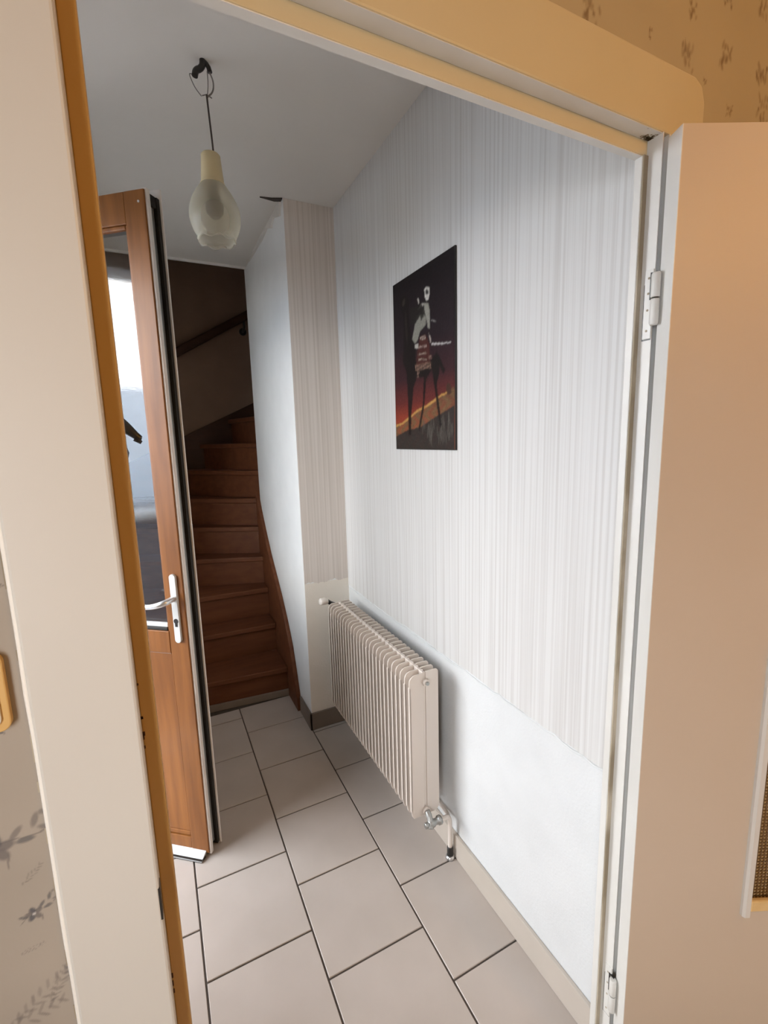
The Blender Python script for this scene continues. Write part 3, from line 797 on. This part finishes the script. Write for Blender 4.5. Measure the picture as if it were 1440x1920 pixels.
b = MB(); b.box((RXC-0.005, RY0, RZ0+0.01), (RXC+0.005, RY1, RZ1+0.001), 0.002)
for z in (RZ0+0.02, RZ1-0.02-0.012): b.lathe([(0.013, RY0-0.004), (0.013, RY1+0.004)], (RXC, 0, z), 'y', 14)
rp(b, 'core_panel', M_RAD)
b = MB()
for i in range(N-1):
    y = RY0+(RY1-RY0)*i/(N-1); d = (RY1-RY0)/(N-1)
    b.prism([(RXC-0.006, y), (RXC-0.006, y+d), (RXC+0.006, y+d*0.5)], RZ1+0.001, RZ1+0.003, 'z')
rp(b, 'top_ridge', M_RAD)
b = MB(); b.lathe([(0.011, RY0-0.016), (0.013, RY0-0.012), (0.013, RY0-0.002)], (RXC+0.003, 0, RZ1-0.032), 'y', 8)
rp(b, 'bleed_valve', M_RAD, 'bleed screw boss at the near top corner')
b = MB(); b.lathe([(0.006, RY0-0.021), (0.0065, RY0-0.016)], (RXC+0.003, 0, RZ1-0.032), 'y', 10)
rp(b, 'bleed_screw', M_METAL)
for z in (0.35, 0.62):
    for y in (1.40, 1.84):
        rp(MB().box((RX1-0.002, y, z), (WX-0.001, y+0.02, z+0.03), 0.002), 'wall_bracket', M_RAD)
# thermostatic head at the far top corner
b = MB(); b.tube([(RXC, RY1+0.002, RZ1-0.026), (RXC, RY1+0.03, RZ1-0.026), (RXC-0.03, RY1+0.034, RZ1-0.014), (0.690, RY1+0.030, RZ1+0.004)], 0.010, 10, 1)
rp(b, 'valve_body', M_BLACK, 'black valve body at the far top corner')
b = MB(); b.lathe([(0.013, 0.0), (0.0175, -0.004), (0.0175, -0.030), (0.0165, -0.038), (0.011, -0.042)], (0.692, RY1+0.030, RZ1+0.006), 'x', 20)
b.lathe([(0.009, -0.0425), (0.009, -0.0405)], (0.692, RY1+0.030, RZ1+0.006), 'x', 14)
rp(b, 'thermostat_head', M_RADV)
# return valve and pipe at the near bottom corner
b = MB(); b.lathe([(0.014, RY0-0.014), (0.014, RY0-0.001)], (RXC-0.002, 0, RZ0+0.020), 'y', 8); rp(b, 'union_nut', M_RAD)
b = MB()
b.tube([(RXC-0.002, RY0-0.012, RZ0+0.02), (RXC-0.002, RY0-0.026, RZ0+0.012), (RXC-0.004, RY0-0.036, RZ0-0.004), (RXC-0.012, RY0-0.048, RZ0-0.018)], 0.0105, 10, 1)
b.lathe([(0.012, 0.729), (0.014, 0.732), (0.014, 0.750), (0.011, 0.753), (0.011, 0.765), (0.0155, 0.766), (0.0155, 0.778)], (0, RY0-0.038, RZ0-0.008), 'x', 8)
b.lathe([(0.009, 0.714), (0.0105, 0.716), (0.0105, 0.730)], (0, RY0-0.038, RZ0-0.008), 'x', 6)
rp(b, 'return_valve', M_METAL, 'grey metal shut-off valve')
b = MB(); b.tube([(0.775, RY0-0.038, RZ0-0.008), (0.80, RY0-0.036, RZ0-0.012), (0.818, RY0-0.032, RZ0-0.020), (0.822, RY0-0.030, RZ0-0.06), (0.823, RY0-0.028, 0.045)], 0.008, 12, 2)
rp(b, 'pipe', M_RAD, 'cream return pipe bending down to the floor')
b = MB(); b.lathe([(0.0095, 0.0465), (0.0105, 0.044), (0.0105, 0.016), (0.012, 0.012)], (0.823, RY0-0.028, 0), 'z', 12)
rp(b, 'pipe_sleeve', M_BLACK, 'dark sleeve at the foot of the pipe')
b = MB(); b.lathe([(0.017, 0.0), (0.016, 0.008), (0.012, 0.013)], (0.823, RY0-0.028, 0), 'z', 16)
rp(b, 'floor_collar', M_STEEL, 'chrome floor collar')
b = MB(); b.tube([(0.80, RY0-0.034, RZ0-0.012), (0.825, RY0-0.02, RZ0-0.03), (0.838, RY0+0.03, RZ0-0.045), (0.838, RY0+0.16, RZ0-0.05), (0.838, RY0+0.7, RZ0-0.05)], 0.007, 10, 2)
rp(b, 'pipe', M_RAD, 'cream pipe running along the wall above the skirting')

# ------------------------------------------------------------------ painting on the wall
ART = [
    ('hill', [(-0.004, 0.152), (0.127, 0.163), (0.23, 0.188), (0.318, 0.206), (0.413, 0.232), (0.474, 0.238), (0.572, 0.25), (0.702, 0.277), (0.808, 0.296), (0.893, 0.303), (0.992, 0.327), (1.0, 0.0), (-0.0, 0.0)]),
    ('hillrim', [(-0.004, 0.152), (0.127, 0.163), (0.23, 0.188), (0.318, 0.206), (0.413, 0.232), (0.474, 0.238), (0.572, 0.25), (0.702, 0.277), (0.808, 0.296), (0.893, 0.303), (0.893, 0.294), (0.808, 0.286), (0.712, 0.264), (0.572, 0.237), (0.474, 0.225), (0.413, 0.217), (0.317, 0.193), (0.23, 0.172), (0.126, 0.15), (-0.005, 0.139)]),
    ('dark', [(-0.001, 0.079), (0.216, 0.112), (0.472, 0.129), (0.666, 0.17), (0.877, 0.207), (0.995, 0.23), (1.0, 0.0), (-0.0, 0.0)]),
    ('camel', [(0.137, 0.898), (0.192, 0.916), (0.266, 0.892), (0.306, 0.861), (0.284, 0.812), (0.302, 0.731), (0.341, 0.648), (0.401, 0.59), (0.399, 0.511), (0.63, 0.482), (0.737, 0.523), (0.789, 0.483), (0.781, 0.41), (0.738, 0.355), (0.81, 0.131), (0.784, 0.112), (0.702, 0.351), (0.666, 0.441), (0.573, 0.395), (0.533, 0.238), (0.451, 0.101), (0.431, 0.121), (0.514, 0.265), (0.535, 0.41), (0.417, 0.416), (0.354, 0.365), (0.307, 0.213), (0.293, 0.084), (0.249, 0.083), (0.246, 0.334), (0.229, 0.468), (0.165, 0.527), (0.192, 0.649), (0.187, 0.784), (0.146, 0.843)]),
    ('tail', [(0.737, 0.536), (0.807, 0.476), (0.866, 0.417), (0.841, 0.4), (0.807, 0.427), (0.764, 0.472)]),
    ('head', [(0.559, 0.88), (0.596, 0.886), (0.641, 0.873), (0.644, 0.843), (0.623, 0.816), (0.595, 0.811), (0.568, 0.836)]),
    ('face', [(0.578, 0.871), (0.605, 0.873), (0.626, 0.86), (0.623, 0.846), (0.596, 0.844), (0.578, 0.856)]),
    ('robe1', [(0.549, 0.808), (0.622, 0.798), (0.64, 0.759), (0.64, 0.662), (0.609, 0.665), (0.595, 0.71), (0.567, 0.75)]),
    ('robe2', [(0.473, 0.768), (0.54, 0.775), (0.586, 0.723), (0.576, 0.687), (0.481, 0.666), (0.441, 0.625), (0.391, 0.61), (0.341, 0.641), (0.383, 0.696), (0.414, 0.744)]),
    ('robefold', [(0.483, 0.767), (0.521, 0.775), (0.549, 0.74), (0.501, 0.721)]),
    ('arm', [(0.444, 0.791), (0.521, 0.812), (0.549, 0.808), (0.54, 0.797), (0.454, 0.786)]),
    ('arm2', [(0.446, 0.847), (0.465, 0.847), (0.476, 0.821), (0.461, 0.82)]),
    ('shoulder', [(0.305, 0.822), (0.521, 0.806), (0.576, 0.737), (0.502, 0.758), (0.404, 0.719), (0.323, 0.729)]),
    ('rug', [(0.481, 0.641), (0.576, 0.637), (0.63, 0.582), (0.639, 0.481), (0.408, 0.483), (0.43, 0.561)]),
    ('belt', [(0.391, 0.604), (0.451, 0.602), (0.45, 0.579), (0.39, 0.583)]),
    ('rugl1', [(0.477, 0.635), (0.568, 0.633), (0.575, 0.615), (0.48, 0.618)]),
    ('rugl2', [(0.456, 0.588), (0.584, 0.583), (0.59, 0.57), (0.456, 0.575)]),
    ('rugl3', [(0.45, 0.548), (0.59, 0.54), (0.593, 0.532), (0.449, 0.54)]),
    ('rugl4', [(0.449, 0.517), (0.517, 0.515), (0.589, 0.503), (0.589, 0.497), (0.517, 0.507), (0.449, 0.509)]),
    ('rugside', [(0.622, 0.639), (0.652, 0.617), (0.659, 0.583), (0.645, 0.584), (0.631, 0.613)]),
    ('tassel', [(0.612, 0.515), (0.666, 0.517), (0.67, 0.498), (0.621, 0.495)]),
    ('fringe', [(0.388, 0.491), (0.657, 0.483), (0.657, 0.448), (0.387, 0.455)]),
    ('strap', [(0.418, 0.453), (0.458, 0.45), (0.449, 0.414), (0.417, 0.415)]),
    ('spear', [(0.667, 0.58), (0.823, 0.562), (0.953, 0.551), (0.953, 0.548), (0.823, 0.555), (0.667, 0.57)]),
    ('spear2', [(0.667, 0.703), (0.737, 0.684), (0.733, 0.681), (0.667, 0.699)]),
    ('hump', [(0.876, 0.331), (0.9, 0.352), (0.941, 0.341), (0.958, 0.292), (0.893, 0.288)]),
]
pc = box('painting', (WX-0.008, 1.2, 1.458), (WX-0.0017, 1.592, 2.05), M_BLACK)
tag(pc, 'dark unframed painting of a camel rider at dusk on the streaked wall', 'painting')
nu, nv = 130, 196
U, V = np.meshgrid(np.linspace(0, 1, nu+1), np.linspace(0, 1, nv+1))
img = np.zeros(U.shape+(3,))
stops = [(0.0, (0.40, 0.09, 0.035)), (0.17, (0.30, 0.05, 0.025)), (0.28, (0.13, 0.026, 0.022)), (0.42, (0.045, 0.017, 0.02)), (0.62, (0.022, 0.014, 0.017)), (1.0, (0.012, 0.009, 0.010))]
for c in range(3): img[..., c] = np.interp(V + 0.10*(0.5-U)*0.0, [s[0] for s in stops], [s[1][c] for s in stops])
PC = {'hill': (0.16, 0.095, 0.045), 'hillrim': (0.52, 0.28, 0.08), 'dark': (0.03, 0.026, 0.024), 'camel': (0.012, 0.009, 0.008), 'tail': (0.012, 0.009, 0.008), 'head': (0.60, 0.57, 0.52), 'face': (0.015, 0.012, 0.012),
      'robe1': (0.30, 0.29, 0.25), 'robe2': (0.24, 0.235, 0.20), 'robefold': (0.03, 0.026, 0.022), 'arm': (0.5, 0.47, 0.42), 'arm2': (0.5, 0.47, 0.42), 'shoulder': (0.02, 0.017, 0.015), 'rug': (0.07, 0.022, 0.018), 'belt': (0.42, 0.40, 0.36),
      'rugl1': (0.45, 0.38, 0.32), 'rugl2': (0.40, 0.30, 0.26), 'rugl3': (0.45, 0.37, 0.3), 'rugl4': (0.42, 0.35, 0.28), 'rugside': (0.40, 0.34, 0.30), 'tassel': (0.26, 0.16, 0.12), 'fringe': (0.25, 0.15, 0.11), 'strap': (0.28, 0.17, 0.13), 'spear': (0.55, 0.52, 0.5), 'spear2': (0.4, 0.38, 0.36), 'hump': (0.06, 0.03, 0.02)}
for nm, pts in ART:
    m_ = in_poly(U, V, pts).astype(float)
    k = np.pad(m_, 1, mode='edge')
    m_ = (k[1:-1, 1:-1]*2+k[:-2, 1:-1]+k[2:, 1:-1]+k[1:-1, :-2]+k[1:-1, 2:])/6
    if nm in ('rugl1', 'rugl2', 'fringe', 'tassel', 'strap', 'rugl3', 'rugl4'): m_ = m_*(0.55+0.45*np.sign(np.sin(U*260+V*90)))
    if nm == 'hill': m_ = m_*(0.75+0.25*np.sin(U*45+np.sin(V*70)*2))
    blend(img, m_, PC[nm], 0.95)
    if nm == 'dark':
        r_ = random.Random(3)
        for i in range(40):
            gx, gy = r_.uniform(0.5, 0.98), r_.uniform(0.03, 0.13)
            ellipse(img, U, V, gx, gy+0.03, 0.008, r_.uniform(0.02, 0.05), r_.uniform(-.35, .35), (0.10, 0.09, 0.075), 0.5)
# faint camel head modelling
ellipse(img, U, V, 0.20, 0.87, 0.03, 0.018, 0.4, (0.055, 0.042, 0.036), 0.7)
ellipse(img, U, V, 0.24, 0.72, 0.02, 0.09, 0.1, (0.035, 0.026, 0.024), 0.6)
img *= (1+0.10*rng.normal(0, 1, U.shape))[..., None]
img = np.clip(img, 0.003, 1)
M_PAINT = attr_mat('oil_paint', 0.5, 0.2, 120)
M_PAINT.node_tree.nodes['Principled BSDF'].inputs['Specular IOR Level'].default_value = 0.15
grid_sheet('canvas_face', (WX-0.0084, 1.59, 1.46), (0, -0.388, 0), (0, 0, 0.588), nu, nv, img, M_PAINT, pc)

# ------------------------------------------------------------------ pendant lamp
pl = empty('pendant_lamp', (0.222, 1.53, CEIL))
tag(pl, 'bare wired pendant lamp with a cream socket and frosted globe hanging from the ceiling', 'pendant lamp')
def pp(mb, name, m, label=None):
    return mb.build(name, m, pl, label)
b = MB(); b.tube([(0.004, 0, 0.012), (0.004, 0, -0.012), (-0.004, 0, -0.024), (-0.016, 0, -0.030), (-0.020, 0, -0.046)], 0.0085, 10, 2)
b.tube([(0.004, 0, 0.0), (0.018, 0.0, -0.010), (0.022, 0, -0.026)], 0.0065, 8, 1)
pp(b, 'hook', M_BLACK, 'black taped ceiling hook')
b = MB()
b.tube([(-0.022, 0, -0.044), (-0.034, 0.0, -0.042), (-0.032, 0, -0.052), (-0.022, 0, -0.075), (-0.006, 0, -0.092)], 0.0014, 6, 2)
b.tube([(0.020, 0, -0.024), (0.030, 0.002, -0.045), (0.027, 0.002, -0.072), (0.010, 0, -0.090)], 0.0022, 6, 2)
b.tube([(0.014, -0.003, -0.026), (0.014, -0.004, -0.06), (0.010, 0, -0.086)], 0.0014, 6, 1)
b.tube([(-0.004, 0, -0.090), (0.008, 0, -0.084), (0.022, 0, -0.090)], 0.0016, 6, 1)
pp(b, 'wire', M_WIRE, 'loops of loose thin wire')
b = MB(); b.tube([(0.008, 0, -0.084), (0.010, 0, -0.13), (0.013, 0, -0.19), (0.015, 0, -0.245)], 0.0027, 8, 2); pp(b, 'cord', M_CORD)
b = MB(); b.lathe([(0.024, -0.238), (0.0265, -0.241), (0.0285, -0.270), (0.0315, -0.304), (0.0315, -0.312), (0.034, -0.314), (0.034, -0.318)], (0.006, 0, 0), 'z', 28); pp(b, 'socket', M_CREAMPL)
prof = []
for i in range(23):
    t = i/22
    z = -0.318-0.140*t
    r = 0.034 + (0.0715-0.034)*math.sin(min(1, t/0.6)*math.pi/2)**0.95
    if t > 0.6: r = 0.0715-0.0175*((t-0.6)/0.4)**2.0
    prof.append((r, z))
prof += [(0.0525, -0.461), (0.0550, -0.467), (0.0525, -0.471), (0.0500, -0.467)]
inner = [(r-0.0022, z) for r, z in prof[22::-1]]
b = MB(); b.lathe(prof+inner, (0.006, 0, 0), 'z', 48, cap=False)
for v in b.bm.verts:                                  # wavy lower rim
    if v.co.z < -0.452: v.co.z += 0.004*math.sin(7*math.atan2(v.co.y, v.co.x-0.006)); 
pp(b, 'globe', M_GLOBE, 'frosted glass globe open at the bottom')
b = MB(); b.lathe([(0.013, -0.312), (0.013, -0.335), (0.020, -0.352), (0.026, -0.372), (0.024, -0.392), (0.012, -0.405)], (0.006, 0, 0), 'z', 18); pp(b, 'bulb', M_BULB)

# ------------------------------------------------------------------ light switch
sp = empty('light_switch', (-0.195, 0.5622, 1.26))
tag(sp, 'ivory light switch with an amber rim on the flowered wallpaper at the left edge', 'light switch')
def rrect(x0, x1, z0, z1, r, n=6):
    p = []
    for (cx, cz, a0) in ((x1-r, z1-r, 0), (x0+r, z1-r, 90), (x0+r, z0+r, 180), (x1-r, z0+r, 270)):
        for i in range(n+1):
            a = math.radians(a0+90*i/n); p.append((cx+r*math.cos(a), cz+r*math.sin(a)))
    return p
MB().prism(rrect(-0.0415, 0.0415, -0.0415, 0.0415, 0.010), -0.008, -0.0002, 'y', 0.002).build('rim', M_SWITCHRIM, sp, 'amber rim')
MB().prism(rrect(-0.0345, 0.0345, -0.0345, 0.0345, 0.008), -0.0105, -0.007, 'y', 0.0012).build('plate', M_SWITCH, sp)
MB().prism(rrect(-0.022, 0.022, -0.026, 0.026, 0.004), -0.013, -0.010, 'y', 0.001).build('rocker', M_SWITCH, sp)

# ------------------------------------------------------------------ coat hook behind the left upright
hk = empty('coat_hook', (-0.07, YB, 1.50))
tag(hk, 'dark cast metal coat hook poking out behind the left upright of the doorway', 'coat hook')
b = MB(); b.prism(rrect(-0.016, 0.016, -0.06, 0.06, 0.012), 0.0003, 0.006, 'y', 0.001); b.build('back_plate', M_BLACK, hk)
b = MB(); b.tube([(0.0, 0.005, 0.035), (0.012, 0.05, 0.038), (0.026, 0.098, 0.036), (0.040, 0.108, 0.024), (0.050, 0.110, 0.014), (0.056, 0.110, 0.008)], [0.010, 0.011, 0.010, 0.0075, 0.0050, 0.0048], 10, 2)
b.tube([(0.052, 0.110, 0.011), (0.0585, 0.110, 0.009)], [0.004, 0.0025], 8); b.tube([(0.050, 0.109, 0.009), (0.0575, 0.109, 0.003)], [0.004, 0.0025], 8)
b.build('arm', M_BLACK, hk)
b = MB(); b.tube([(0.0, 0.005, -0.035), (0.015, 0.06, -0.04), (0.030, 0.105, -0.012)], [0.008, 0.007, 0.005], 8, 2)
b.lathe([(0.001, -0.010), (0.006, -0.007), (0.008, 0.0), (0.006, 0.007), (0.001, 0.010)], (0.034, 0.108, -0.010), 'z', 12)
b.tube([(0.031, 0.107, -0.026), (0.037, 0.108, -0.034)], [0.002, 0.004], 8)
b.build('peg', M_BLACK, hk)
